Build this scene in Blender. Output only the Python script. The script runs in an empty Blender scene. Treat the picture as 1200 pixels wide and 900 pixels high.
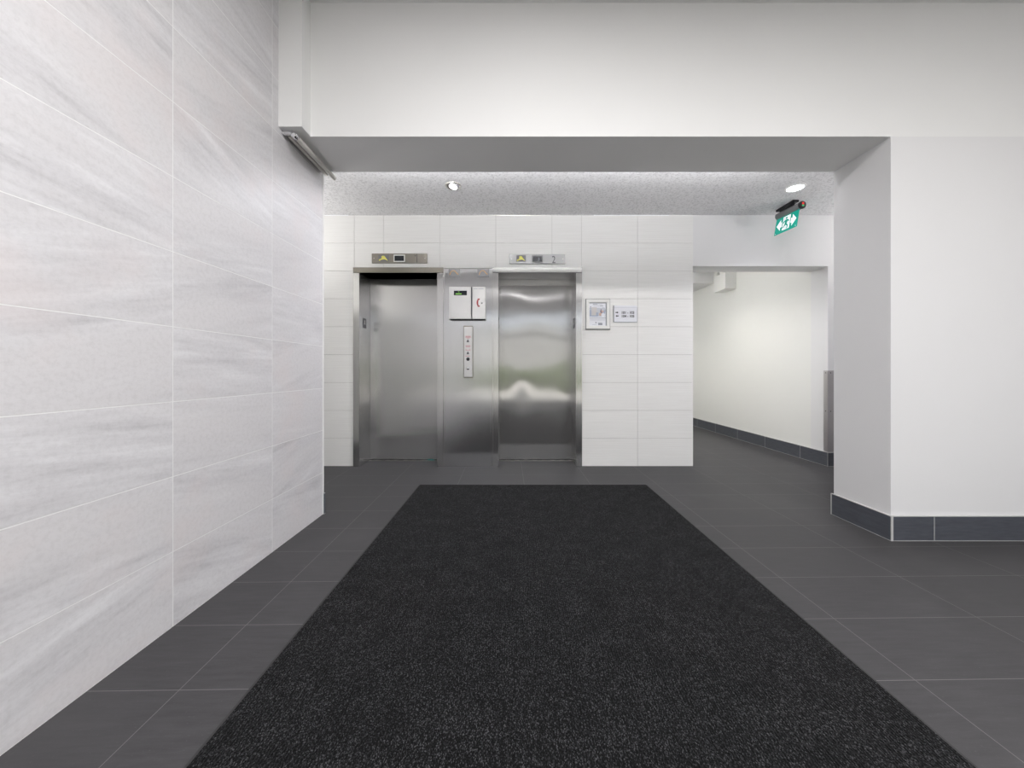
import bpy, bmesh, math, random
from mathutils import Vector, Matrix
random.seed(7)
S = bpy.context.scene
COL = S.collection
PI = math.pi

# ------------------------------------------------------------------ camera
F = 427.0                      # focal length in pixels of the 1200 px frame
CH = 1.038                     # eye height
cam = bpy.data.cameras.new('camera'); camo = bpy.data.objects.new('camera', cam); COL.objects.link(camo)
camo.location = (0, 0, CH); camo.rotation_euler = (PI/2, 0, 0)
cam.sensor_width = 36; cam.lens = F/1200*36
cam.shift_x = -2/1200; cam.shift_y = -15/1200
cam.clip_start = 0.02
S.camera = camo
# ------------------------------------------------------------------ world, exposure
GL = dict(world=1.0, lf=.22, lr=1.9, hl=3.5, hr=2.3, ul=.18, ur=.16, cv=1.4, co=.60, lens=1.0)   # strength of each kind of light
S.view_settings.view_transform = 'Standard'; S.view_settings.look = 'None'
S.view_settings.gamma = 1; S.view_settings.use_curve_mapping = False
S.view_settings.exposure = 0.14
S.cycles.use_denoising = True
S.cycles.max_bounces = 10; S.cycles.diffuse_bounces = 6
w = bpy.data.worlds.new('overcast_sky'); S.world = w; w.use_nodes = True
bg = w.node_tree.nodes['Background']; bg.inputs[0].default_value = (.86, .92, 1, 1); bg.inputs[1].default_value = 1.5*GL['world']

def area(name, loc, size, power, color=(1, 1, 1), rot=(0, 0, 0), disk=True, spread=PI, sy=None):
    l = bpy.data.lights.new(name, 'AREA'); l.energy = power; l.color = color; l.spread = spread
    l.shape = 'DISK' if disk else 'RECTANGLE'; l.size = size
    if sy: l.size_y = sy
    o = bpy.data.objects.new(name, l); COL.objects.link(o); o.location = loc; o.rotation_euler = rot
    return o
sl = bpy.data.lights.new('sun', 'SUN'); sl.energy = 7; sl.color = (1, .95, .88); sl.angle = .01
so_ = bpy.data.objects.new('sun', sl); COL.objects.link(so_); so_.location = (0, 0, 12); so_.rotation_euler = (math.radians(-30), 0, 0)
def spot(name, loc, power, color, angle=150, blend=.6, rad=.04, rot=(0, 0, 0)):
    l = bpy.data.lights.new(name, 'SPOT'); l.energy = power; l.color = color
    l.spot_size = math.radians(angle); l.spot_blend = blend; l.shadow_soft_size = rad
    o = bpy.data.objects.new(name, l); COL.objects.link(o); o.location = loc; o.rotation_euler = rot
    return o
# daylight arriving through the glazed entrance behind the camera
pl = area('window_portal', (1.55, -3.42, 1.45), 5.7, 1, rot=(PI/2, 0, 0), disk=False, sy=2.8)
pl.data.cycles.is_portal = True
pl.rotation_euler = (PI/2, 0, 0)
LOBBY_LAMPS = [(.05, .95, .6*GL['lf'], 'above the front edge of the carpet mat'), (.2, -.2, 2.0*GL['lr'], 'over the middle of the carpet mat'), (2.4, -.4, 1.3*GL['lr'], 'over the bare floor right of the mat'), (.3, -2.4, .14*GL['lr'], 'near the left entrance panes'), (2.6, -2.4, .14*GL['lr'], 'near the right entrance panes')]
LOBBY_P = 24; LOBBY_C = (1, .98, .975)
FILL_UPLIGHTS = [(-2.55, 3.2, 60*GL['ul'], 'left'), (4.1, 3.0, 60*GL['ur'], 'right')]; FILL_STRIP_P = 22*GL['cv']  # added lamps that brighten the lift hall from out of view
HALL_P = 20; HALL_C = (.93, .93, 1)
CORR_P = 26*GL['co']; CORR_C = (1, .975, .92)

# ------------------------------------------------------------------ node helpers
def mat(name, color=(.8, .8, .8), rough=.5, metal=0.0, spec=.5):
    m = bpy.data.materials.new(name); m.use_nodes = True
    b = m.node_tree.nodes['Principled BSDF']
    b.inputs['Base Color'].default_value = (*color, 1); b.inputs['Roughness'].default_value = rough
    b.inputs['Metallic'].default_value = metal; b.inputs['Specular IOR Level'].default_value = spec
    return m
class N:
    def __init__(s, m): s.t = m.node_tree; s.b = s.t.nodes['Principled BSDF']
    def n(s, typ, **kw):
        x = s.t.nodes.new(typ)
        for k, v in kw.items():
            if k.startswith('i_'):
                k = k[2:]
                x.inputs[int(k) if k.isdigit() else k.replace('_', ' ')].default_value = v
            else: setattr(x, k, v)
        return x
    def l(s, a, b): s.t.links.new(a, b)
    def coords(s, scale=(1, 1, 1), rot=(0, 0, 0), loc=(0, 0, 0)):
        g = s.n('ShaderNodeNewGeometry'); mp = s.n('ShaderNodeMapping')
        mp.inputs['Scale'].default_value = scale; mp.inputs['Rotation'].default_value = rot; mp.inputs['Location'].default_value = loc
        s.l(g.outputs['Position'], mp.inputs['Vector']); return mp.outputs[0]
    def noise(s, vec, scale=1, detail=3, rough=.5, w=None, out='Fac'):
        x = s.n('ShaderNodeTexNoise'); x.inputs['Scale'].default_value = scale
        x.inputs['Detail'].default_value = detail; x.inputs['Roughness'].default_value = rough
        if w is not None:
            x.noise_dimensions = '4D'; s.l(w, x.inputs['W'])
        s.l(vec, x.inputs['Vector']); return x.outputs[out]
    def ramp(s, fac, stops):
        r = s.n('ShaderNodeValToRGB'); e = r.color_ramp.elements
        while len(e) < len(stops): e.new(.5)
        for i, (p, c) in enumerate(stops): e[i].position = p; e[i].color = (*c, 1)
        s.l(fac, r.inputs[0]); return r.outputs[0]
    def mix(s, fac, a, b, mode='MIX'):
        x = s.n('ShaderNodeMix', data_type='RGBA', blend_type=mode)
        for sock, v in ((x.inputs[0], fac), (x.inputs[6], a), (x.inputs[7], b)):
            if isinstance(v, (int, float)): sock.default_value = v
            elif isinstance(v, tuple): sock.default_value = (*v, 1)
            else: s.l(v, sock)
        return x.outputs[2]
    def math(s, op, a, b=0.0):
        x = s.n('ShaderNodeMath', operation=op)
        for i, v in enumerate((a, b)):
            if isinstance(v, (int, float)): x.inputs[i].default_value = v
            else: s.l(v, x.inputs[i])
        return x.outputs[0]
    def bump(s, h, dist, strength=1.0, prev=None):
        x = s.n('ShaderNodeBump'); x.inputs['Distance'].default_value = dist; x.inputs['Strength'].default_value = strength
        s.l(h, x.inputs['Height'])
        if prev is not None: s.l(prev, x.inputs['Normal'])
        return x.outputs[0]
    def normal(s, o): s.l(o, s.b.inputs['Normal'])
    def color(s, o): s.l(o, s.b.inputs['Base Color'])

def paint(name, c, rough=.55, bump=.0004):
    m = mat(name, c, rough, spec=.3); n = N(m); v = n.coords()
    n.normal(n.bump(n.noise(v, 90, 3), bump, .6)); 
    k = n.noise(v, 1.3, 2)
    n.color(n.mix(k, tuple(x*.975 for x in c), tuple(min(1, x*1.02) for x in c)))
    return m

M = {}
M['white'] = paint('white_wall_paint', (.79, .787, .79))
M['beam_white'] = paint('lifted_white_paint', (.85, .85, .84))  # wall white lightened so the colour makes up light missing under the beam
M['cream'] = paint('cream_wall_paint', (.82, .82, .795))
M['white_trim'] = mat('white_edge_trim', (.86, .86, .85), .35)
M['dark_void'] = mat('black_gap', (.012, .012, .014), .8)

# rough stippled ceiling
m = M['stipple'] = mat('stippled_ceiling', (.8, .8, .8), .9, spec=.1); n = N(m); v = n.coords()
h = n.noise(v, 60, 4, .7)
n.normal(n.bump(h, .006, .9)); n.color(n.ramp(h, [(.34, (.60, .595, .60)), (.52, (.85, .845, .855))]))

# large stone tile of the left wall
m = M['stone_tile'] = mat('grey_stone_tile', (.6, .59, .6), .42, spec=.4); n = N(m)
g = n.n('ShaderNodeNewGeometry'); sp = n.n('ShaderNodeSeparateXYZ'); n.l(g.outputs['Position'], sp.inputs[0])
cb = n.n('ShaderNodeCombineXYZ')
n.l(n.math('ADD', sp.outputs[1], 20*.6096-1.481), cb.inputs[0]); n.l(n.math('ADD', sp.outputs[2], .3048*10), cb.inputs[1])
br = n.n('ShaderNodeTexBrick', offset=0.0, squash=1.0)
for k, x in (('Scale', 1), ('Mortar Size', .0019), ('Mortar Smooth', .1), ('Brick Width', .6096), ('Row Height', .3048)): br.inputs[k].default_value = x
br.inputs['Color1'].default_value = (0, 0, 0, 1); br.inputs['Color2'].default_value = (1, 1, 1, 1); br.inputs['Mortar'].default_value = (.5, .5, .5, 1)
n.l(cb.outputs[0], br.inputs['Vector'])
rnd = n.math('MULTIPLY', br.outputs['Color'], 37.0)
mp = n.n('ShaderNodeMapping'); mp.inputs['Scale'].default_value = (1.3, 9.5, 1); mp.inputs['Rotation'].default_value = (0, 0, .05)
rv = n.n('ShaderNodeVectorRotate', rotation_type='Z_AXIS'); n.l(cb.outputs[0], rv.inputs['Vector'])
n.l(n.math('MULTIPLY', n.math('SUBTRACT', br.outputs['Color'], .5), .62), rv.inputs['Angle'])
n.l(rv.outputs[0], mp.inputs[0])
v1 = n.noise(mp.outputs[0], 1.6, 8, .62, w=rnd)
v2 = n.noise(mp.outputs[0], .45, 3, .5, w=rnd)
v3 = n.noise(cb.outputs[0], 60, 4, .7)
base = n.ramp(v1, [(.30, (.44, .43, .445)), (.44, (.60, .59, .605)), (.56, (.70, .692, .708)), (.66, (.80, .797, .812))])
base = n.mix(n.ramp(v2, [(.42, (0, 0, 0)), (.62, (1, 1, 1))]), base, (.68, .664, .672))
base = n.mix(.30, base, n.ramp(v3, [(.35, (.58, .57, .575)), (.55, (.75, .742, .756))]))
pk = n.ramp(n.noise(cb.outputs[0], 2.2, 3, .6), [(.52, (0, 0, 0)), (.70, (.35, .35, .35))])
base = n.mix(pk, base, (.74, .66, .65))
n.color(n.mix(br.outputs['Fac'], base, (.86, .86, .855)))
b1 = n.bump(v3, .0006, .5)
n.normal(n.bump(br.outputs['Fac'], -.001, .8, b1))

# linen-ribbed ivory tile of the lift wall
m = M['ivory_tile'] = mat('ivory_ribbed_tile', (.72, .715, .69), .3, spec=.45); n = N(m)
v = n.coords((2.5, 2.5, 110)); h = n.noise(v, 1.0, 3, .5)
big = n.noise(n.coords(), .8, 2)
n.normal(n.bump(h, .0012, .55))
n.color(n.mix(.5, n.ramp(h, [(.35, (.78, .775, .755)), (.65, (.86, .856, .84))]), (.83, .826, .81)))
M['tile_grout'] = mat('tile_grout', (.42, .41, .39), .9, spec=.1)

# charcoal floor tile, grid turned 0.9 degrees against the walls
m = M['floor_tile'] = mat('charcoal_floor_tile', (.09, .09, .09), .5, spec=.06); n = N(m)
ang = math.radians(.9)
vr = n.n('ShaderNodeVectorRotate', rotation_type='Z_AXIS'); g = n.n('ShaderNodeNewGeometry')
n.l(g.outputs['Position'], vr.inputs['Vector']); vr.inputs['Angle'].default_value = -ang
mp = n.n('ShaderNodeMapping'); n.l(vr.outputs[0], mp.inputs[0])
mp.inputs['Location'].default_value = (20*.6096-1.344-.024, 40*.3048-1.508+.0, 0)
br = n.n('ShaderNodeTexBrick', offset=0.0, squash=1.0)
for k, x in (('Scale', 1), ('Mortar Size', .0012), ('Mortar Smooth', .2), ('Brick Width', .6096), ('Row Height', .3048)): br.inputs[k].default_value = x
br.inputs['Color1'].default_value = (0, 0, 0, 1); br.inputs['Color2'].default_value = (1, 1, 1, 1); br.inputs['Mortar'].default_value = (.5, .5, .5, 1)
n.l(mp.outputs[0], br.inputs['Vector'])
st = n.n('ShaderNodeMapping'); st.inputs['Scale'].default_value = (3, 26, 1); n.l(mp.outputs[0], st.inputs[0])
s1 = n.noise(st.outputs[0], 2.2, 6, .65, w=n.math('MULTIPLY', br.outputs['Color'], 21.0))
s2 = n.noise(n.coords(), 140, 3, .6)
s3 = n.noise(n.coords(), 1.6, 4, .6)
c = n.ramp(s1, [(.3, (.050, .049, .051)), (.7, (.067, .065, .068))])
c = n.mix(n.math('MULTIPLY', br.outputs['Color'], .25), c, (.061, .060, .062))
c = n.mix(n.ramp(s3, [(.5, (0, 0, 0)), (.75, (.35, .35, .35))]), c, (.086, .084, .086))
c = n.mix(n.ramp(s2, [(.62, (0, 0, 0)), (.75, (.3, .3, .3))]), c, (.12, .12, .12))
n.color(n.mix(br.outputs['Fac'], c, (.15, .147, .145)))
n.l(n.math('ADD', n.math('MULTIPLY', s1, .2), .32), n.b.inputs['Roughness'])
n.normal(n.bump(s1, .0006, .5))

# skirting tile
m = M['base_tile'] = mat('slate_base_tile', (.10, .105, .12), .28, spec=.8); n = N(m)
s1 = n.noise(n.coords((6, 6, 40)), 2, 5, .6)
n.color(n.ramp(s1, [(.3, (.062, .066, .078)), (.7, (.094, .102, .121))])); n.normal(n.bump(s1, .0005, .5))
M['base_grout'] = mat('pale_base_grout', (.50, .50, .49), .8)

# carpet mat
m = M['carpet'] = mat('charcoal_carpet', (.02, .02, .02), 1.0, spec=.0); n = N(m)
v = n.coords((430, 250, 300), (0, 0, 0)); 
vo = n.n('ShaderNodeTexVoronoi'); n.l(v, vo.inputs['Vector']); vo.inputs['Scale'].default_value = 1
wn = n.n('ShaderNodeTexWhiteNoise'); n.l(vo.outputs['Color'], wn.inputs['Vector'])
big = n.noise(n.coords(), 9, 4, .6)
val = n.math('ADD', wn.outputs['Value'], n.math('MULTIPLY', n.math('SUBTRACT', big, .5), .35))
c = n.ramp(val, [(.0, (.0035, .0035, .004)), (.5, (.0085, .0085, .009)), (.78, (.024, .024, .0255)), (1.0, (.085, .085, .09))])
n.color(n.mix(n.ramp(vo.outputs['Distance'], [(.25, (0, 0, 0)), (.75, (.75, .75, .75))]), c, (.008, .008, .008)))
n.b.inputs['Sheen Weight'].default_value = .05; n.b.inputs['Sheen Roughness'].default_value = .45
rib = n.n('ShaderNodeTexWave', bands_direction='X'); n.l(n.coords(), rib.inputs['Vector']); rib.inputs['Scale'].default_value = 36; rib.inputs['Distortion'].default_value = .4
n.normal(n.bump(rib.outputs['Fac'], .002, .5, n.bump(vo.outputs['Distance'], -.002, .6)))

# brushed stainless steel
def steel(name, c=(.60, .595, .59), rough=.28, wave=.004, scale=(1.1, 1, 2.4), aniso=.75, seed=0.0, scratch=.15, grain='z', metal=.84):
    m = mat(name, c, rough, metal); n = N(m)
    n.b.inputs['Anisotropic'].default_value = aniso
    t = n.n('ShaderNodeCombineXYZ'); t.inputs[0].default_value = 1 if grain == 'z' else 0; t.inputs[2].default_value = 0 if grain == 'z' else 1
    n.l(t.outputs[0], n.b.inputs['Tangent'])
    gs = (120, 120, 2) if grain == 'z' else (3, 3, 260)
    gr = n.noise(n.coords(gs), 1, 3, .6)
    smear = n.noise(n.coords((3, 3, 3)), 1.2, 4, .6)
    n.color(n.mix(gr, tuple(x*.96 for x in c), tuple(min(1, x*1.04) for x in c)))
    r = n.math('ADD', n.math('MULTIPLY', smear, .06), rough-.03)
    n.l(r, n.b.inputs['Roughness'])
    wv = n.noise(n.coords(scale, loc=(seed, seed*.7, seed*1.3)), 1.0, 0.0, .5)
    b0 = n.bump(wv, wave, 1.0)
    n.normal(b0)
    return m
M['door_steel_l'] = steel('brushed_door_steel', (.60, .595, .59), .19, .002, (1.6, 1, 2.6), aniso=1.0, seed=3.1)
M['door_steel_r'] = steel('dented_door_steel', (.47, .465, .46), .16, .002, (2.2, 1, 2.6), aniso=1.0, seed=8.4)
M['frame_steel'] = steel('frame_steel', (.58, .575, .57), .19, .003, (2, 1, 2.2), aniso=.85, seed=1.0, metal=.93)
M['panel_steel'] = steel('scuffed_panel_steel', (.56, .56, .565), .19, .006, (1.8, 1, 2.0), aniso=.9, seed=5.5, metal=.93)
M['box_steel'] = steel('satin_box_steel', (.58, .575, .57), .45, .0, aniso=.4, grain='x')
M['dark_steel'] = steel('bronze_tinted_steel', (.25, .23, .20), .33, .0, aniso=.3, grain='x')
M['bright_steel'] = steel('lantern_steel', (.33, .33, .33), .36, .0, aniso=.3, grain='x')
M['alu'] = mat('aluminium', (.72, .70, .66), .28, 1.0)
M['guard'] = mat('satin_guard_steel', (.55, .53, .54), .38, .9)
M['rail_paint'] = mat('silver_rail_paint', (.72, .70, .66), .35, .35)
M['chrome'] = mat('chrome', (.85, .85, .87), .12, 1.0)
M['black_plastic'] = mat('black_plastic', (.012, .012, .015), .35)
M['grey_plastic'] = mat('grey_metal_paint', (.20, .205, .21), .4, .3)
M['display'] = mat('dark_display_glass', (.006, .010, .018), .15)
M['white_plastic'] = mat('white_plastic', (.82, .82, .80), .35)
M['paper'] = mat('white_paper', (.80, .81, .86), .6)
M['ink'] = mat('black_ink', (.02, .02, .025), .6)
M['grey_ink'] = mat('grey_ink', (.30, .32, .36), .6)
M['pale_ink'] = mat('pale_grey_ink', (.55, .57, .62), .6)
M['blue_ink'] = mat('blue_grey_print', (.38, .44, .56), .6)
M['beige_ink'] = mat('beige_print', (.60, .58, .57), .6)
M['skin_ink'] = mat('warm_print', (.60, .42, .34), .6)
M['hair_ink'] = mat('dark_violet_print', (.16, .14, .22), .6)
M['red_ink'] = mat('dark_red_print', (.33, .045, .05), .5)
M['pink_ink'] = mat('faded_red_print', (.52, .22, .24), .6)
M['yellow'] = mat('yellow_lacquer', (.80, .76, .18), .5)
M['orange'] = mat('orange_print', (.62, .34, .08), .5)
M['teal'] = mat('teal_plastic', (.01, .25, .25), .4)
M['dark_plate'] = mat('dark_grey_plate', (.07, .07, .08), .4)
M['icon_plate'] = mat('smoky_icon_plate', (.16, .155, .17), .4)
M['clear_plate'] = mat('clear_acrylic_plate', (.36, .36, .37), .15, .3)
M['rubber'] = mat('black_rubber', (.02, .02, .02), .7)
M['mullion_metal'] = mat('window_frame_metal', (.12, .12, .12), .4, .6)  # dark metal of the entrance mullions and rails
def emis(name, c, s, base=(.8, .8, .8)):
    m = mat(name, base, .5); b = m.node_tree.nodes['Principled BSDF']
    b.inputs['Emission Color'].default_value = (*c, 1); b.inputs['Emission Strength'].default_value = s; return m
M['lens'] = emis('lit_lamp_lens', (.96, .96, 1), 9*GL['lens'])
M['sign_green'] = emis('lit_green_panel', (.0, .42, .31), .55, (.0, .13, .10))
M['sign_white'] = emis('lit_white_symbol', (.95, .93, 1), .55)
M['led_red'] = emis('red_led', (1, .05, .03), .6, (.4, .02, .02))
M['led_green'] = emis('green_led', (.1, .8, .3), .3, (.05, .4, .15))
M['lcd_green'] = emis('green_lcd_text', (.3, .65, .1), .5, (.1, .3, .05))
# thin clear glass
m = bpy.data.materials.new('clear_glass'); m.use_nodes = True; t = m.node_tree; t.nodes.remove(t.nodes['Principled BSDF'])
tr = t.nodes.new('ShaderNodeBsdfTransparent'); gl = t.nodes.new('ShaderNodeBsdfGlossy'); gl.inputs['Roughness'].default_value = .02
fr = t.nodes.new('ShaderNodeFresnel'); mx = t.nodes.new('ShaderNodeMixShader'); fr.inputs[0].default_value = 1.35
t.links.new(fr.outputs[0], mx.inputs[0]); t.links.new(tr.outputs[0], mx.inputs[1]); t.links.new(gl.outputs[0], mx.inputs[2])
t.links.new(mx.outputs[0], t.nodes['Material Output'].inputs[0]); M['glass'] = m
m = M['hedge'] = mat('hedge_leaf', (.06, .12, .03), .8); n = N(m)
n.color(n.ramp(n.noise(n.coords(), 12, 4), [(.35, (.07, .09, .05)), (.65, (.17, .20, .12))]))
M['facade'] = paint('pale_render_facade', (.42, .42, .41), .9)
M['paving'] = paint('concrete_paving', (.55, .53, .50), .9, .002)

# ------------------------------------------------------------------ mesh helpers
class MB:
    def __init__(s): s.bm = bmesh.new(); s.mats = []
    def mi(s, m):
        if m not in s.mats: s.mats.append(m)
        return s.mats.index(m)
    def box(s, x0, x1, y0, y1, z0, z1, m, bev=0.0, seg=2):
        b = bmesh.new(); bmesh.ops.create_cube(b, size=1)
        for v in b.verts: v.co = Vector((x0+(v.co.x+.5)*(x1-x0), y0+(v.co.y+.5)*(y1-y0), z0+(v.co.z+.5)*(z1-z0)))
        if bev: bmesh.ops.bevel(b, geom=b.edges[:], offset=bev, segments=seg, affect='EDGES', profile=.5)
        return s.add(b, m)
    def add(s, b, m, M4=None, smooth=False):
        i = s.mi(m)
        if M4 is not None: b.transform(M4)
        for f in b.faces: f.material_index = i; f.smooth = smooth
        me = bpy.data.meshes.new('tmp'); b.to_mesh(me); b.free(); s.bm.from_mesh(me); bpy.data.meshes.remove(me)
        return s
    def lathe(s, prof, m, M4=None, n=40):          # profile of (r, z) about z
        b = bmesh.new(); rings = []
        for r, z in prof:
            rings.append([b.verts.new((r*math.cos(2*PI*k/n), r*math.sin(2*PI*k/n), z)) for k in range(n)] if r > 1e-6 else [b.verts.new((0, 0, z))])
        for a, c in zip(rings, rings[1:]):
            for k in range(n):
                k2 = (k+1) % n
                if len(a) == 1 and len(c) == 1: continue
                if len(a) == 1: b.faces.new((a[0], c[k], c[k2]))
                elif len(c) == 1: b.faces.new((a[k], a[k2], c[0]))
                else: b.faces.new((a[k], a[k2], c[k2], c[k]))
        bmesh.ops.recalc_face_normals(b, faces=b.faces[:])
        return s.add(b, m, M4, True)
    def poly(s, pts, depth, m, M4=None):           # outline in XZ, extruded along y from 0 to -depth
        b = bmesh.new(); vs = [b.verts.new((x, 0, z)) for x, z in pts]; f = b.faces.new(vs)
        r = bmesh.ops.extrude_face_region(b, geom=[f])
        for v in r['geom']:
            if isinstance(v, bmesh.types.BMVert): v.co.y -= depth
        bmesh.ops.recalc_face_normals(b, faces=b.faces[:])
        return s.add(b, m, M4)
    def build(s, name, parent=None, origin=None):
        me = bpy.data.meshes.new(name)
        if origin is not None: s.bm.transform(Matrix.Translation(-Vector(origin)))
        s.bm.to_mesh(me); s.bm.free()
        for m in s.mats: me.materials.append(m)
        o = bpy.data.objects.new(name, me); COL.objects.link(o)
        if origin is not None: o.location = origin
        if parent is not None:
            base = Vector((0, 0, 0)); p = parent
            while p is not None: base += p.location; p = p.parent
            o.parent = parent; o.location = -base     # geometry is drawn in world metres
        return o
def thing(name, label, cat, loc, group=None):
    o = bpy.data.objects.new(name, None); COL.objects.link(o); o.location = loc; o.empty_display_size = .1
    o['label'] = label; o['category'] = cat
    if group: o['group'] = group
    return o
def tag(o, label, cat, group=None):
    o['label'] = label; o['category'] = cat
    if group: o['group'] = group
    return o
def struct(name, *boxes, m=None, bev=0, label=None):
    b = MB()
    for x in boxes: b.box(*x[:6], x[6] if len(x) > 6 else m, bev)
    o = b.build(name); o['kind'] = 'structure'
    if label: o['label'] = label
    return o
def text(s, size, x, y, z, m, depth=.0006, bold=0.0, align='LEFT', sx=1.0):
    c = bpy.data.curves.new('lettering', 'FONT'); c.body = s; c.size = size; c.extrude = depth; c.offset = bold; c.align_x = align; c.resolution_u = 3
    o = bpy.data.objects.new('lettering', c); COL.objects.link(o)
    dg = bpy.context.evaluated_depsgraph_get(); me = bpy.data.meshes.new_from_object(o.evaluated_get(dg))
    bpy.data.objects.remove(o)
    b = bmesh.new(); b.from_mesh(me)
    b.transform(Matrix.Translation((x, y, z)) @ Matrix.Rotation(PI/2, 4, 'X') @ Matrix.Diagonal((sx, 1, 1, 1)))
    return b
# pixel of the photograph on the lift wall (depth 3.98) -> metres; only a ruler for the wall's own layout
K = 3.98/F
def wx(p, d=3.98): return (p-602)*d/F
def wz(p, d=3.98): return CH+(435-p)*d/F

# ------------------------------------------------------------------ structure
X0, XR = -1.385, 4.6           # tiled wall, far right wall
YB = -3.5                      # glazed entrance
HC = 2.743; HL = 3.3; SB = 2.479
o = struct('floor', (-3.6, 4.8, YB, 9.2, -.12, 0), m=M['floor_tile'], label='charcoal tiled floor with pale grout lines')
struct('wall_left', (X0-.15, X0, YB, 2.648, 0, HL), m=M['stone_tile'], label='wall of large pale grey stone tiles')
struct('trim_1', (X0-.004, X0+.004, 2.640, 2.652, .0, SB), m=M['white_trim'], label='thin white edge trim at the end of the tiled wall')
o = struct('ceiling_lobby', (X0-.15, XR+.1, YB-.1, 2.238, HL, HL+.1), m=M['white'])
o = struct('ceiling', (-3.6, XR+.1, 2.636, 3.98, HC, HC+.1), m=M['stipple'], label='grey stippled ceiling above the lifts')
struct('ceiling_corridor', (1.8, 3.55, 4.21, 6.27, HC, HC+.1), m=M['white'])
# beam with the boxed corner on its left
struct('trim_2', (X0, XR, 2.238, 2.636, SB, HL), m=M['beam_white'], label='deep white ceiling beam across the lobby')
struct('trim_3', (X0, -1.248, 2.146, 2.238, SB, HL), m=M['beam_white'], label='small white boxed bulkhead between beam and stone wall')
# pillar and wall right of the lobby opening
struct('wall_right', (2.316, XR, 2.238, 2.636, 0, SB), m=M['white'], label='white wall end right of the lift lobby')
struct('wall_lobby_right', (XR, XR+.1, YB, 2.636, 0, HL), m=M['white'])
struct('wall_hall_right', (XR, XR+.1, 2.636, 4.2, 0, HC), m=M['white'])
struct('wall_hall_left', (-3.7, -3.6, 2.4, 4.2, 0, HC), m=M['cream'])
struct('wall_hall_front', (-3.6, X0-.15, 2.5, 2.636, 0, HC), m=M['cream'])
# wall around the corridor mouth
struct('wall_corridor_front', (1.958, 3.433, 3.98, 4.208, 2.185, HC), (3.433, XR, 3.98, 4.208, 0, HC), m=M['white'], label='white wall with the opening to the corridor')
struct('wall_corridor_right', (3.433, 3.56, 4.208, 9.0, 0, HC), m=M['cream'], label='cream side wall of the corridor')
struct('wall_corridor_left', (1.80, 1.956, 4.15, 9.0, 0, HC), m=M['cream'])
struct('wall_corridor_end', (1.80, 3.56, 9.0, 9.1, 0, HC), m=M['cream'])
struct('trim_4', (1.956, 3.433, 6.27, 9.0, 2.55, HC+.1), m=M['white'], label='dropped white soffit deep in the corridor')

struct('wall_leak_blocker', (-1.95, .95, 4.32, 4.40, -.1, 2.9), (-1.95, -1.86, 4.30, 4.40, -.1, 2.9), m=M['dark_void'])  # unseen dark board added behind the doors to stop light leaking past the sills
# lift wall: backing plus individually set tiles
EL = [(-1.742, -1.675, -.830, -.762), (-.2285, -.166, .675, .742)]
ZT = 2.164
b = MB()
bk = M['tile_grout']
b.box(-3.6, -1.742, 3.986, 4.30, 0, HC, bk); b.box(.742, 1.956, 3.986, 4.15, 0, HC, bk)
b.box(-1.742, .742, 3.986, 4.30, ZT, HC, bk); b.box(-.762, -.2285, 3.986, 4.30, 0, ZT, bk)
G = .0014
def tiles(xs, zs):
    for a, c in zip(xs, xs[1:]):
        for e, f in zip(zs, zs[1:]):
            b.box(a+G, c-G, 3.98, 3.99, e+G, f-G, M['ivory_tile'], .0008, 1)
rows = [i*.3048 for i in range(9)]+[HC]
tiles([-3.6, -3.571, -2.961, -2.352, -1.742], rows)
tiles([.742, 1.353, 1.960], rows)
tiles([-1.742, -1.420, -.805, -.196, .418, .742], [ZT, 8*.3048, HC])
b.box(1.952, 1.958, 3.984, 4.15, 0, HC, M['white'])
o = b.build('wall_back'); o['kind'] = 'structure'; o['label'] = 'ivory tiled wall holding the two lifts'

# skirtings
def skirt(name, runs, joints=(), label=None):
    b = MB()
    for (x0, x1, y0, y1) in runs:
        b.box(x0, x1, y0, y1, .0, .003, M['base_grout']); b.box(x0, x1, y0, y1, .003, .149, M['base_tile'], .0012, 1)
        b.box(x0, x1, y0, y1, .149, .1525, M['base_grout'])
    for q in joints: b.box(*q, M['base_grout'])
    o = b.build(name); o['kind'] = 'structure'
    if label: o['label'] = label
    return o
skirt('baseboard_right', [(2.318, XR, 2.226, 2.238), (2.304, 2.316, 2.226, 2.648)],
      [(2.304, 2.318, 2.2245, 2.230, 0, .1525), (2.568, 2.571, 2.2252, 2.230, .003, .149), (3.178, 3.181, 2.2252, 2.230, .003, .149), (2.3032, 2.306, 2.640, 2.648, 0, .1525)],
      'slate grey tile skirting round the white wall end')
skirt('baseboard_corridor', [(3.421, 3.433, 3.968, 9.0), (3.421, XR, 3.968, 3.98)],
      [(3.4203, 3.423, y, y+.004, .003, .149) for y in (4.35, 4.96, 5.57, 6.18, 6.79, 7.4)]+[(3.4203, 3.4225, 3.9672, 3.972, 0, .15)],
      'dark tile skirting along the corridor wall')
skirt('baseboard_back', [(1.958, 1.966, 4.0, 4.6)])
skirt('baseboard_left', [(X0-.15, X0+.010, 2.648, 2.660)])

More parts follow.
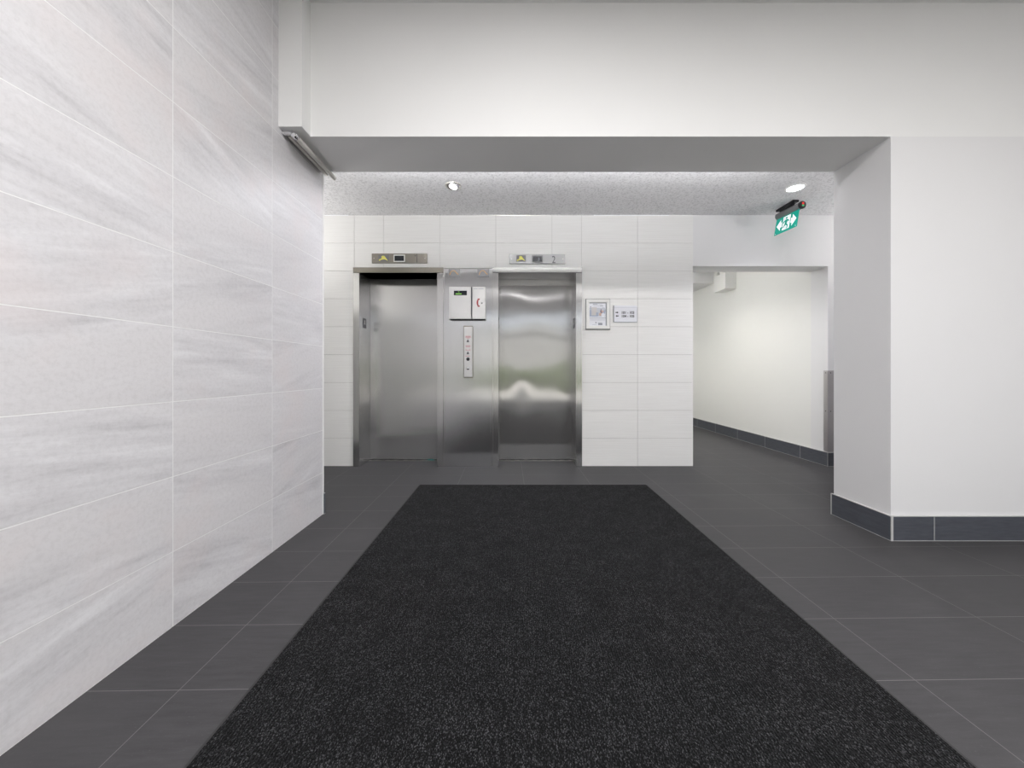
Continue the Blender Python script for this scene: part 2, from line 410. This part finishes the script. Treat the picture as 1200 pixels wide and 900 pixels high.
# glazed entrance behind the camera, street beyond it
fb = MB()
for x in (X0, .1, 1.55, 3.05, XR-.06): fb.box(x, x+.06, YB-.06, YB, 0, 2.95, M['mullion_metal'], .003)
for z in (0, 2.2, 2.90): fb.box(X0, XR, YB-.05, YB-.01, z, z+.07, M['mullion_metal'])
o = fb.build('window_1'); o['kind'] = 'structure'
g = MB(); g.box(X0, XR, YB-.034, YB-.028, .02, 2.93, M['glass']); g.build('pane', o)
struct('wall_front', (X0-.15, XR+.1, YB-.1, YB, 2.95, HL), m=M['white'])
struct('ground_outside', (-14, 16, -22, YB-.06, -.12, -.02), m=M['paving'])
hb = MB()
for i in range(46):
    bb = bmesh.new(); bmesh.ops.create_icosphere(bb, subdivisions=2, radius=1)
    for v in bb.verts: v.co *= 1+random.uniform(-.12, .12)
    hb.add(bb, M['hedge'], Matrix.Translation((-13+i*.6, -13+random.uniform(-.3, .3), .55+random.uniform(-.1, .2))) @ Matrix.Diagonal((.6, .6, .75, 1)), True)
struct('building_outside', (-16, 18, -21, -19, 0, 4.6), m=M['facade'])
o = hb.build('hedge'); o['kind'] = 'stuff'; o['label'] = 'green hedge across the pavement'

# ------------------------------------------------------------------ lifts
def buckle_left(x, z):                            # millimetre-deep waves of thin sheet steel
    return .0011*math.sin(7.5*x+1.6)*math.cos(5.2*(z-1.75))*math.exp(-((z-1.75)/.55)**2)+.0010*math.cos(8.0*(x-.42))*math.sin(5.0*(z-.90))*math.exp(-((z-.90)/.45)**2)
def buckle_right(x, z):
    return .0008*math.sin(9.0*x+.8)*math.cos(6.5*(z-1.7))*math.exp(-((z-1.7)/.5)**2)-.0034*math.exp(-((x-.26)/.11)**2)*math.sin(6.0*(z-.86))*math.exp(-((z-.86)/.30)**2)+.0022*math.exp(-((x-.80)/.10)**2)*math.sin(6*(z-.86))*math.exp(-((z-.86)/.3)**2)
def elevator(e, door_mat, head_mat, buckle, label, group='passenger lifts'):
    xo0, xi0, xi1, xo1 = e
    t = thing('elevator', label, 'elevator', ((xi0+xi1)/2, 4.0, 0), group)
    YF, YD = 3.952, 4.25
    MB().box(xo0, xi0, YF, 4.245, 0, 2.106, M['frame_steel'], .0025).build('door_jamb', t)
    MB().box(xi1, xo1, YF, 4.245, 0, 2.106, M['frame_steel'], .0025).build('door_jamb', t)
    MB().box(xo0, xo1, YF-.004, 4.245, 2.106, ZT, head_mat, .0025).build('door_header', t)
    bm = MB(); bm.box(xi0-.03, xi1+.03, YD+.003, YD+.035, .012, 2.13, door_mat)
    g = bmesh.new(); nx, nz = 60, 150; vv = []
    for j in range(nz+1):
        for i in range(nx+1):
            x = xi0-.03+(xi1-xi0+.06)*i/nx; z = .012+2.118*j/nz
            vv.append(g.verts.new((x, YD+buckle(x-xi0, z), z)))
    for j in range(nz):
        for i in range(nx):
            k = j*(nx+1)+i; g.faces.new((vv[k], vv[k+1], vv[k+nx+2], vv[k+nx+1]))
    bm.add(g, door_mat, None, True)
    bm.build('door_panel', t)
    s = MB(); s.box(xi0, xi1, 4.215, 4.30, 0, .004, M['alu']); s.box(xi0, xi1, 4.246, 4.262, .004, .0062, M['dark_void'])
    k = xi0+.02
    while k < xi1-.08:
        s.box(k, k+.05, 4.236, 4.2455, .004, .0068, M['dark_void']); k += .105
    s.build('door_sill', t)
    return t
e1 = elevator(EL[0], M['door_steel_l'], M['dark_steel'], buckle_left, 'left stainless steel lift beside the grey stone wall, bronze-dark header')
e2 = elevator(EL[1], M['door_steel_r'], M['frame_steel'], buckle_right, 'right stainless steel lift with dented wavy door, next to the framed notice')
# floor number plates on the jamb returns
def jamb_plate(t, x, y, z, sgn):
    p = MB(); p.box(min(x, x+sgn*.003), max(x, x+sgn*.003), y-.045, y+.045, z-.055, z+.055, M['dark_plate'], .001)
    o = p.build('floor_plate', t)
    q = MB(); q.box(min(x+sgn*.003, x+sgn*.0045), max(x+sgn*.003, x+sgn*.0045), y-.008, y+.008, z-.005, z+.035, M['white_plastic'])
    q.box(min(x+sgn*.003, x+sgn*.0045), max(x+sgn*.003, x+sgn*.0045), y-.02, y+.02, z-.012, z-.004, M['white_plastic']); 
    q.build('floor_mark', o)
for (t, x, sg) in ((e1, EL[0][1], 1), (e2, EL[1][2], -1), (e2, EL[1][1], 1)):
    jamb_plate(t, x, 4.09, 1.575, sg)
q = MB(); q.box(-1.0, -.93, 4.238, 4.247, .0045, .011, M['teal']); q.build('teal_sill_tab', e1)

# steel panel between the lifts
t = thing('steel_panel', 'scuffed stainless steel panel between the two lifts', 'panel', (-.495, 3.96, 0))
b = MB(); b.box(-.757, -.234, 3.965, 3.984, .0, 2.152, M['panel_steel'], .002)
b.build('panel_face', t)
for xa, xb in ((-.762, -.745), (-.2455, -.2285)):
    MB().box(xa, xb, 3.9625, 3.968, 0, 2.152, M['frame_steel'], .001).build('edge_strip', t)
for i, (pa, pb) in enumerate(((525.5, 538.8), (559.5, 573.2))):
    st = MB(); st.box(wx(pa, 3.96), wx(pb, 3.96), 3.9625, 3.966, wz(324.6, 3.96), wz(315.2, 3.96), M['clear_plate'], .001)
    so = st.build('clear_sticker', t)
    c = (wx(pa)+wx(pb))/2; z0 = wz(322.6)
    arc = MB()
    P = [(-.042, 0), (-.036, .025), (-.018, .044), (.008, .046), (.028, .022), (.046, .004)]
    for (x1, z1), (x2, z2) in zip(P, P[1:]):
        L = math.hypot(x2-x1, z2-z1); nx, nz = -(z2-z1)/L*.0035, (x2-x1)/L*.0035
        arc.poly([(c+x1-nx, z0+z1-nz), (c+x2-nx, z0+z2-nz), (c+x2+nx, z0+z2+nz), (c+x1+nx, z0+z1+nz)], .0006, M['orange'], Matrix.Translation((0, 3.9629, 0)))
    ao = arc.build('orange_mark', so)

# fire panel cabinet
t = thing('alarm_cabinet', 'two-part steel wall cabinet with small screen and red handset mark, above the call buttons', 'control cabinet', (wx(547), 3.93, wz(374)))
Y0, Y1 = 3.895, 3.9622; d = 3.9
b = MB(); b.box(wx(526.3, d), wx(552, d), Y0+.004, Y1, wz(374, d), wz(336, d), M['box_steel'], .003); b.build('cabinet_body', t)
db = MB(); db.box(wx(526.3, d), wx(551.6, d), Y0, Y0+.006, wz(373.8, d), wz(336.2, d), M['box_steel'], .0015); db.build('screen_door', t)
b = MB(); b.box(wx(553.4, d), wx(568.9, d), Y0+.004, Y1, wz(374, d), wz(336, d), M['box_steel'], .003); b.build('phone_body', t)
pd = MB(); pd.box(wx(553.6, d), wx(568.8, d), Y0, Y0+.006, wz(373.8, d), wz(336.2, d), M['box_steel'], .0015); pd = pd.build('phone_door', t)
b = MB(); b.box(wx(552, d), wx(553.4, d), Y0+.02, Y1, wz(374, d), wz(336, d), M['dark_plate']); b.build('gap_strip', t)
s = MB(); s.box(wx(532, d), wx(547.2, d), Y0-.0015, Y0, wz(346.1, d), wz(340.8, d), M['display']); s = s.build('screen', t)
q = MB(); q.box(wx(534, d), wx(541, d), Y0-.002, Y0-.0015, wz(345.1, d), wz(344.0, d), M['lcd_green'])
q.box(wx(537, d), wx(538.4, d), Y0-.002, Y0-.0015, wz(342.5, d), wz(341.8, d), M['lcd_green']); q.build('screen_text', s)
hs = MB(); hx, hz = wx(561.0, d), wz(354.8, d)
P = []
for k in range(13):
    a = math.radians(120+k*10); P.append((.030*math.cos(a)*.75, .042*math.sin(a)))
outer = [(x, z) for x, z in P]; inner = [(x*.30+.002, z*.66) for x, z in reversed(P)]
hs.poly([(hx+x, hz+z) for x, z in outer+inner], .001, M['red_ink'], Matrix.Translation((0, Y0, 0)))
for sg in (1, -1):
    hs.poly([(hx-.012, hz+sg*.044), (hx+.010, hz+sg*.044), (hx+.013, hz+sg*.034), (hx+.010, hz+sg*.028), (hx-.010, hz+sg*.030)][::sg], .0012, M['red_ink'], Matrix.Translation((0, Y0, 0)))
hs.build('handset_mark', t)
k = MB(); k.lathe([(0, .004), (.007, .004), (.009, .002), (.010, 0)], M['chrome'], Matrix.Translation((wx(564.8, d), Y0, wz(355, d))) @ Matrix.Rotation(PI/2, 4, 'X'), 20); k.build('lock', t)
q = MB()
for a, c in ((554.8, 559.6), (560.6, 566.8)): q.box(wx(a, d), wx(c, d), Y0-.0006, Y0, wz(338.9, d), wz(338.2, d), M['grey_ink'])
q.build('faint_print', t)
q = MB(); q.box(wx(557, d), wx(565.5, d), Y0-.0006, Y0, wz(372.4, d), wz(372.0, d), M['pale_ink']); q.build('faint_print', t)

# call station
d = 3.935; Y0 = 3.93
t = thing('call_station', 'tall narrow steel call-button box below the alarm cabinet', 'call station', (wx(548.5, d), Y0, wz(442, d)))
b = MB(); b.box(wx(543.2, d), wx(554, d), Y0+.006, 3.9622, wz(442.8, d), wz(381.6, d), M['dark_steel'], .003)  # dark steel stands in for the shadow outline around the box
b.build('back_box', t)
b = MB(); b.box(wx(543.8, d), wx(553.6, d), Y0, Y0+.008, wz(441.8, d), wz(383, d), M['box_steel'], .003); b.build('face_plate', t)
def btn(name, px, pz, r, m1, m2=None):
    q = MB(); q.lathe([(0, .006), (r*.7, .006), (r*.75, .004), (r, .003), (r*1.05, 0)], m1, Matrix.Translation((wx(px, d), Y0, wz(pz, d))) @ Matrix.Rotation(PI/2, 4, 'X'), 24)
    o = q.build(name, t); return o
btn('lift_button', 548.4, 399.6, .010, M['grey_plastic']); btn('lift_button', 548.4, 413.7, .010, M['grey_plastic'])
btn('black_key_switch', 548.5, 420.8, .018, M['black_plastic']); btn('lamp_button', 548.4, 431.7, .016, M['chrome'])
q = MB()
def bars(ls, m):
    for a, c, z, hgt in ls: q.box(wx(a, d), wx(c, d), Y0-.0006, Y0, wz(z+hgt/2, d), wz(z-hgt/2, d), m)
bars([(545.6, 551.6, 394.2, .8), (545.4, 551.8, 395.3, .6), (547, 550.2, 396.4, .5)], M['pink_ink'])
bars([(545.6, 551.4, 405.2, .7), (546, 551.2, 406.4, .6), (545.8, 546.6, 409.2, .5), (550.4, 551.4, 409.2, .5), (545.6, 551.4, 410.4, .5), (545.6, 551, 417.3, .6)], M['pink_ink'])
q.build('red_print', t)
for pz in (399.6, 413.7):
    q = MB(); q.poly([(wx(546.8, d), wz(pz+1.4, d)), (wx(550, d), wz(pz+1.4, d)), (wx(548.4, d), wz(pz-2.2, d))], .0075, M['dark_plate'], Matrix.Translation((0, Y0, 0)))
    q.build('arrow_mark', t)

# indicator plates above the lifts
YELLOW = [(0, 0), (.10, -.02), (.22, .14), (.40, .24), (.62, .28), (.80, .12), (1.0, .0), (.86, .30), (.72, .62), (.60, .94), (.42, 1.0), (.26, .88), (.30, .62), (.22, .40), (.12, .34), (.02, .30)]
def lantern(x0, x1, z0, z1, m, label, icon, disp, two):
    t = thing('floor_indicator', label, 'indicator', ((x0+x1)/2, 3.98, z0), 'indicator plates above the lifts')
    MB().box(x0, x1, 3.968, 3.98, z0, z1, m, .0015).build('indicator_plate', t)
    a, c, zt, zb = icon
    ip = MB().box(a, c, 3.9665, 3.969, zb, zt, M['icon_plate'], .0005, 1).build('icon_tile', t)
    mm = MB(); wI, hI = (c-a), (zt-zb)
    mm.poly([(a+wI*(.06+.88*x), zb+hI*(.10+.80*z)) for x, z in YELLOW], .0012, M['yellow'], Matrix.Translation((0, 3.9665, 0))); mm.build('yellow_mark', ip)
    a, c, zt, zb = disp
    bz = MB()
    for bx in ((a, a+.010, zb, zt), (c-.010, c, zb, zt), (a, c, zb, zb+.010), (a, c, zt-.010, zt)): bz.box(bx[0], bx[1], 3.962, 3.969, bx[2], bx[3], M['white_plastic' if not two else 'grey_plastic'])
    bz = bz.build('display_bezel', t)
    MB().box(a+.009, c-.009, 3.965, 3.969, zb+.009, zt-.009, M['display']).build('display', t)
    if two:
        q = MB(); q.add(text('2', .110, wx(646.4), 3.9672, z0+.010, M['ink'], .0008, 0, sx=.8), M['ink']); q.build('painted_numeral', t)
        q = MB(); q.add(text('3', .04, wx(630.3), 3.9646, zb+.022, M['ink'], .0004, 0), M['grey_ink']); q.build('display_digit', t)
    else:
        q = MB(); q.box(wx(488.6), wx(489.2), 3.9672, 3.9682, z0+.002, z1-.002, M['dark_void']); q.lathe([(0, .002), (.005, .001), (.005, 0)], M['dark_void'], Matrix.Translation((wx(487), 3.968, wz(300.2))) @ Matrix.Rotation(PI/2, 4, 'X'), 12); q.build('plate_seam', t)
    for px in ((x0+.024), (x1-.024)):
        q = MB(); q.lathe([(0, .0018), (.004, .0012), (.005, 0)], M['alu'], Matrix.Translation((px, 3.968, (z0+z1)/2)) @ Matrix.Rotation(PI/2, 4, 'X'), 12); q.build('screw', t)
    return t
lantern(wx(436.1), wx(500.9), wz(308.7), wz(297.5), M['dark_steel'], 'dark bronze indicator plate with yellow mark above the left lift',
        (wx(443.8), wx(456.2), wz(299.3), wz(306.8)), (wx(461.8), wx(475), wz(299), wz(307.4)), False)
lantern(wx(597), wx(662), wz(309.6), wz(298.2), M['bright_steel'], 'bright steel indicator plate reading 2 above the right lift',
        (wx(605), wx(616.2), wz(299.8), wz(307)), (wx(623.4), wx(636), wz(299.8), wz(308)), True)

# framed notice
t = thing('framed_notice', 'white framed notice on the ivory tiles right of the lifts', 'notice', (wx(700), 3.98, wz(385.5)))
a, c, zt, zb = wx(686.6), wx(714.2), wz(351), wz(385.6)
f = MB()
for q in ((a, a+.034, zb, zt), (c-.034, c, zb, zt), (a+.03, c-.03, zb, zb+.034), (a+.03, c-.03, zt-.036, zt)): f.box(q[0], q[1], 3.958, 3.98, q[2], q[3], M['white_plastic'], .004, 3)
f.build('frame', t)
ge = MB()
for q in ((a-.006, a, zb-.006, zt+.004), (c, c+.004, zb-.006, zt+.004), (a-.006, c+.004, zb-.008, zb), (a-.006, c+.004, zt, zt+.004)): ge.box(q[0], q[1], 3.966, 3.98, q[2], q[3], M['grey_plastic'])
ge.build('grey_rim', t)
pa, pc, pt, pb = a+.034, c-.034, zt-.036, zb+.034
pp = MB().box(pa, pc, 3.972, 3.98, pb, pt, M['paper']).build('notice_sheet', t)
W_, H_ = pc-pa, pt-pb
q = MB(); yy = Matrix.Translation((0, 3.972, 0))
def R(x0, x1, z0, z1, m, e=.0005): q.box(pa+W_*x0, pa+W_*x1, 3.972-e, 3.972, pb+H_*(1-z1), pb+H_*(1-z0), m)
R(.95, 1, 0, 1, M['grey_ink']); R(0, 1, 0, .025, M['grey_ink'])
R(.22, .48, .06, .085, M['grey_ink']); R(.5, .75, .065, .08, M['pale_ink']); R(.25, .6, .13, .145, M['pale_ink']); R(.62, .80, .125, .15, M['grey_ink'])
R(.0, .92, .22, .60, M['pale_ink'], .0004); R(.03, .12, .32, .60, M['blue_ink'], .0006); R(.14, .44, .20, .55, M['beige_ink'], .0007); R(.14, .5, .55, .60, M['blue_ink'], .0007)
R(.06, .11, .17, .21, M['hair_ink']); R(.06, .11, .24, .28, M['blue_ink']); R(.40, .52, .42, .56, M['blue_ink'], .0008)
def ell(cx, cz, rx, rz, m, e=.001, k=20): q.poly([(pa+W_*(cx+rx*math.cos(2*PI*i/k)), pb+H_*(1-cz-rz*math.sin(2*PI*i/k))) for i in range(k)], e, m, yy)
ell(.80, .33, .15, .13, M['pale_ink'], .0009); ell(.70, .38, .06, .10, M['hair_ink'], .001); ell(.87, .38, .06, .09, M['blue_ink'], .001)
ell(.77, .34, .08, .08, M['skin_ink'], .0013); ell(.80, .30, .09, .05, M['pale_ink'], .0015); ell(.66, .50, .09, .07, M['skin_ink'], .0012); ell(.80, .53, .11, .08, M['paper'], .0014)
R(.02, .95, .655, .675, M['grey_ink']); R(.04, .92, .72, .735, M['pale_ink']); R(.06, .90, .76, .77, M['pale_ink'])
R(.36, .42, .83, .89, M['grey_ink']); R(.18, .42, .94, .96, M['pale_ink']); R(.52, .76, .88, .97, M['grey_ink']); R(.50, .74, .86, .88, M['pale_ink'])
q.build('print', pp)

# room number sign
t = thing('room_number_sign', 'small white sign reading 101 - 103 and 104 - 105 beside the framed notice', 'sign', (wx(732.5), 3.98, wz(377.5)))
a, c, zt, zb = wx(719), wx(746.3), wz(358.2), wz(377.4)
MB().box(a, c, 3.972, 3.98, zb, zt, M['paper'], .0012).build('sign_plate', t)
q = MB(); q.box(a-.004, a+.003, 3.9705, 3.98, zb, zt, M['grey_plastic']); q.box(a, c, 3.9712, 3.98, zb-.003, zb+.001, M['grey_ink']); q.box(c-.002, c+.002, 3.9712, 3.98, zb, zt-.02, M['pale_ink'])
q.box(a+.004, c-.004, 3.9712, 3.973, wz(360.6), wz(360.2), M['pale_ink']); q.build('sign_edge', t)
q = MB()
for s_, pz in (('101 - 103', 367.9), ('104 - 105', 372.0)):
    q.add(text(s_, .0385, wx(727.8), 3.9716, wz(pz), None, .0005, .0012, sx=.955), M['ink'])
q.build('lettering', t)
q = MB()
def arrow(cx, cz, sg):
    q.poly([(cx+sg*.016, cz), (cx+sg*.002, cz+.011), (cx+sg*.002, cz+.005), (cx-sg*.016, cz+.005), (cx-sg*.016, cz-.005), (cx+sg*.002, cz-.005), (cx+sg*.002, cz-.011)], .0006, M['ink'], Matrix.Translation((0, 3.972, 0)))
arrow(wx(722.8), wz(366.3), 1); arrow(wx(722.9), wz(370.4), -1); q.build('arrow_marks', t)

# ------------------------------------------------------------------ carpet mat
b = MB(); b.box(-.851, 1.201, -1.2, 3.307, 0, .009, M['carpet'], .003)
b.box(-.862, -.851, -1.2, 3.312, 0, .004, M['rubber']); b.box(1.201, 1.212, -1.2, 3.312, 0, .004, M['rubber']); b.box(-.862, 1.212, 3.307, 3.314, 0, .004, M['rubber'])
tag(b.build('entrance_mat'), 'large charcoal flecked carpet mat on the dark tile floor', 'mat')

# ------------------------------------------------------------------ ceiling lamps
def downlight(x, y, z, label, gimbal, r=.073, power=HALL_P, color=HALL_C, tilt=(0, 0), group='recessed ceiling lamps of the lift lobby', sp=150, aim=(0, 0, 0)):
    t = thing('recessed_ceiling_light', label, 'ceiling light', (x, y, z), group)
    T = Matrix.Translation((x, y, z))
    q = MB(); q.lathe([(r*.80, -.002), (r*.82, -.009), (r*.92, -.010), (r, -.004), (r, 0)], M['white_trim' if not gimbal else 'alu'], T); q.build('trim_ring', t)
    if gimbal:
        q = MB(); q.lathe([(0, -.001), (r*.83, -.0015)], M['icon_plate'], T); q.build('recess_shade_disc', t)  # flat dark disc painted in place of the lamp's shaded hollow
        TT = Matrix.Translation((x, y, z-.008)) @ Matrix.Rotation(tilt[0], 4, 'X') @ Matrix.Rotation(tilt[1], 4, 'Y')
        q = MB(); q.lathe([(r*.52, -.004), (r*.55, -.007), (r*.64, -.006), (r*.66, 0), (r*.56, .006)], M['alu'], TT); q.build('swivel_ring', t)
        q = MB(); q.lathe([(0, -.006), (r*.4, -.0055), (r*.52, -.003)], M['lens'], TT); q.build('lamp_lens', t)
    else:
        q = MB(); q.lathe([(0, -.007), (r*.5, -.0065), (r*.81, -.004)], M['lens'], T); q.build('lamp_lens', t)
    l = spot('lamp_light', (0, 0, -.03), power, color, sp, .8, .05, rot=aim); l.parent = t
    return t
downlight(-.556, 3.345, HC, 'lit swivel downlight in the stippled ceiling above the lifts', True, power=HALL_P*GL['hl'], sp=115, aim=(-.30, .22, 0), tilt=(-.2, .25))
downlight(2.615, 3.384, HC, 'lit round downlight in the ceiling next to the exit sign', False, power=HALL_P*GL['hr'], sp=130, aim=(-.15, 0, 0), r=.082)
for i, (x, y, kf, wh) in enumerate(LOBBY_LAMPS):
    t = thing('lobby_ceiling_light', 'round flush lamp on the high lobby ceiling, '+wh, 'ceiling light', (x, y, HL), 'flush lobby lamps')
    q = MB(); q.lathe([(.17, -.004), (.175, -.03), (.185, -.03), (.19, 0)], M['white_trim'], Matrix.Translation((x, y, HL))); q.build('trim_ring', t)
    q = MB(); q.lathe([(0, -.018), (.1, -.018), (.172, -.012)], M['lens'], Matrix.Translation((x, y, HL))); q.build('lamp_lens', t)
    l = area('lamp_light', (0, 0, -.035), .32, LOBBY_P*kf, LOBBY_C); l.parent = t
for y, z, L, wh in ((5.15, HC, 1.5, 'near the opening'), (7.6, 2.55, 1.2, 'under the dropped soffit')):
    t = thing('corridor_ceiling_light', 'long slim lamp on the corridor ceiling '+wh, 'ceiling light', (2.3, y, z), 'corridor lamps')
    q = MB(); q.box(2.22, 2.38, y-L/2, y+L/2, z-.02, z, M['white_plastic'], .003); q.build('housing', t)
    q = MB(); q.box(2.23, 2.37, y-L/2+.01, y+L/2-.01, z-.035, z-.02, M['lens'], .005); q.build('diffuser', t)
    l = area('lamp_light', (0, 0, -.04), .14, CORR_P*(1.0 if y < 6 else .6), CORR_C, disk=False, sy=L, spread=2.1); l.parent = t

# added fill lamps, out of view: uplighters at the hall ends, strip behind the beam
for x, y, p, wh in FILL_UPLIGHTS:
    xw = -3.6 if x < 0 else XR
    t = thing('fill_uplighter', 'added white fill uplighter on the '+wh+' end wall of the lift hall', 'fill lamp', (x, y, 1.8), 'added hall uplighters')
    q = MB(); q.lathe([(.04, -.10), (.10, -.06), (.14, 0), (.145, .0), (.10, -.075), (0, -.10)], M['white_plastic'], Matrix.Translation((x, y, 1.8))); q.build('bowl', t)
    q = MB(); q.box(min(x, xw), max(x, xw), y-.02, y+.02, 1.69, 1.71, M['white_plastic']); q.build('arm', t)
    l = area('lamp_light', (0, 0, -.01), .2, p, (1, .98, .97), rot=(PI, 0, 0)); l.parent = t
t = thing('fill_strip', 'added thin fill strip hidden along the back of the beam', 'light strip', (.45, 2.65, 2.50))
q = MB(); q.box(-1.3, 2.25, 2.636, 2.646, 2.50, 2.53, M['alu'], .001); q.build('profile', t)
l = area('lamp_light', (0, .002, .015), 3.5, FILL_STRIP_P, (.98, .98, 1), rot=(PI/2+math.radians(76), 0, 0), disk=False, sy=.02); l.parent = t

# faint access panel in the stippled ceiling
tag(MB().box(2.43, 2.66, 3.70, 3.90, HC-.0025, HC+.001, M['stipple']).build('ceiling_access_panel'), 'faint square access panel in the stippled ceiling left of the exit sign', 'access panel')

# tube rail beneath the beam
t = thing('tube_rail', 'silver tube rail fixed under the beam along the stone wall', 'rail', (-1.31, 2.4, 2.45))
def tube(bm, p0, p1, r, m, n=20):
    p0, p1 = Vector(p0), Vector(p1); L = (p1-p0).length
    T = Matrix.Translation(p0) @ (p1-p0).to_track_quat('Z', 'Y').to_matrix().to_4x4()
    bm.lathe([(0, 0), (r*.8, 0), (r, r*.2), (r, L-r*.2), (r*.8, L), (0, L)], m, T, n)
q = MB(); tube(q, (-1.310, 2.175, 2.447), (-1.310, 2.665, 2.447), .0155, M['rail_paint']); q.build('tube', t)
q = MB(); q.box(-1.362, -1.340, 2.20, 2.63, 2.448, 2.474, M['rail_paint'], .002); q.box(-1.340, -1.322, 2.20, 2.63, 2.468, 2.479, M['alu']); q.build('mounting_channel', t)
q = MB(); tube(q, (-1.310, 2.165, 2.447), (-1.310, 2.20, 2.447), .019, M['chrome']); q.build('end_cap', t)
q = MB(); q.box(-1.384, -1.318, 2.172, 2.196, 2.455, 2.479, M['chrome'], .003); q.build('bracket', t)
q = MB(); q.box(-1.330, -1.300, 2.60, 2.62, 2.455, 2.479, M['chrome'], .002); q.build('bracket', t)

# exit sign
ex = thing('exit_sign', 'green running-man exit sign with two white arrows hung from the ceiling', 'exit sign', (2.80, 3.72, HC))
q = MB(); q.box(2.775, 2.835, 3.62, 3.86, HC-.022, HC, M['black_plastic'], .003); q.box(2.785, 2.825, 3.66, 3.82, HC-.04, HC-.02, M['black_plastic'], .003); q.build('ceiling_mount', ex)
A, B = Vector((2.826, 3.585, 2.668)), Vector((2.792, 3.86, 2.668)); dv = (B-A).normalized()
q = MB(); tube(q, A, B, .034, M['grey_plastic'], 28); hsg = q.build('housing', ex)
q = MB(); tube(q, A-dv*.028, A+dv*.004, .037, M['black_plastic'], 28); cap = q.build('end_cap', ex)
q = MB(); Tc = Matrix.Translation(A-dv*.028)
q.box(A.x-.012, A.x+.008, A.y-.0305, A.y-.027, A.z+.000, A.z+.020, M['led_red']); q.box(A.x-.012, A.x+.008, A.y-.0305, A.y-.027, A.z-.018, A.z-.004, M['led_green']); 
q.build('status_light', cap)
# panel plane: u along housing (viewed from the left side), v downwards and slightly to the left
u = -dv; vdn = Vector((-.17, 0, -1)).normalized(); nrm = u.cross(vdn).normalized()
if nrm.x > 0: nrm = -nrm
PW, PH = (B-A).length-.012, .178
org = B+dv*(-.006)+vdn*.026
def pmat(off):                                     # local x -> along u, local -y -> out of the face, local z -> up
    o_ = org+vdn*PH+nrm*off
    return Matrix(((u.x, -nrm.x, -vdn.x, o_.x), (u.y, -nrm.y, -vdn.y, o_.y), (u.z, -nrm.z, -vdn.z, o_.z), (0, 0, 0, 1)))
q = MB(); q.poly([(0, 0), (PW, 0), (PW, PH), (0, PH)], .006, M['sign_green'], pmat(0)); sp_ = q.build('sign_panel', ex)
q = MB(); T = pmat(.006)
def pp_(pts, m=M['sign_white'], e=.0008): q.poly([(x*PW, z*PH) for x, z in pts], e, m, T)
pp_([(.06, .5), (.24, .83), (.24, .64), (.30, .64), (.30, .36), (.24, .36), (.24, .17)])         # left arrow
pp_([(.94, .5), (.76, .83), (.76, .64), (.70, .64), (.70, .36), (.76, .36), (.76, .17)])         # right arrow
pp_([(.34, .12), (.66, .12), (.66, .90), (.34, .90)])                                            # doorway
q.build('white_symbol', sp_)
q = MB(); T = pmat(.0068)
gm = M['sign_green']
pp_([(.49+.045*math.cos(2*PI*i/14), .79+.065*math.sin(2*PI*i/14)) for i in range(14)], gm)
pp_([(.44, .69), (.53, .71), (.56, .60), (.53, .42), (.44, .42), (.43, .56)], gm)
pp_([(.53, .70), (.64, .58), (.62, .53), (.52, .61)], gm); pp_([(.45, .70), (.36, .62), (.34, .50), (.38, .50), (.40, .58), (.46, .62)], gm)
pp_([(.48, .44), (.53, .44), (.60, .32), (.58, .14), (.54, .14), (.55, .30), (.48, .38)], gm); pp_([(.44, .46), (.50, .42), (.42, .26), (.34, .24), (.34, .29), (.39, .31)], gm)
q.build('running_figure', sp_)
T = pmat(.006)
for x in (.05, .95):
    q = MB(); pp_([(x+.014*math.cos(2*PI*i/10), .07+.02*math.sin(2*PI*i/10)) for i in range(10)]); q.build('fixing_dot', sp_)

# emergency light pack high on the corridor wall
t = thing('emergency_light', 'white box-shaped emergency light high on the corridor wall', 'emergency light', (3.34, 5.78, 2.31))
MB().box(3.262, 3.433, 5.62, 5.93, 2.312, 2.565, M['white_plastic'], .006).build('housing', t)
for y in (5.68, 5.87):
    q = MB(); T = Matrix.Translation((3.30, y, 2.60)) @ Matrix.Rotation(-1.0, 4, 'Y')
    q.lathe([(0, 0), (.02, .0), (.035, .03), (.040, .055), (.0, .060)], M['white_plastic'], T, 20); tube(q, (3.32, y, 2.56), (3.30, y, 2.61), .012, M['white_plastic'], 12); q.build('lamp_head', t)

# steel corner guard
t = thing('corner_guard', 'stainless steel corner guard on the corridor corner above the dark skirting', 'corner guard', (3.433, 3.98, .155))
b = MB(); b.box(3.4305, 3.433, 3.9775, 4.035, .155, 1.045, M['guard'], .0008, 1); b.build('side_leaf', t)
b = MB(); b.box(3.4305, 3.515, 3.9775, 3.98, .155, 1.045, M['guard'], .0008, 1); b.build('front_leaf', t)
for z in (.60, 1.02):
    for T in (Matrix.Translation((3.46, 3.9775, z)) @ Matrix.Rotation(PI/2, 4, 'X'), Matrix.Translation((3.4305, 4.008, z)) @ Matrix.Rotation(-PI/2, 4, 'Y')):
        q = MB(); q.lathe([(0, .002), (.005, .001), (.006, 0)], M['dark_plate'], T, 12); q.build('screw', t)
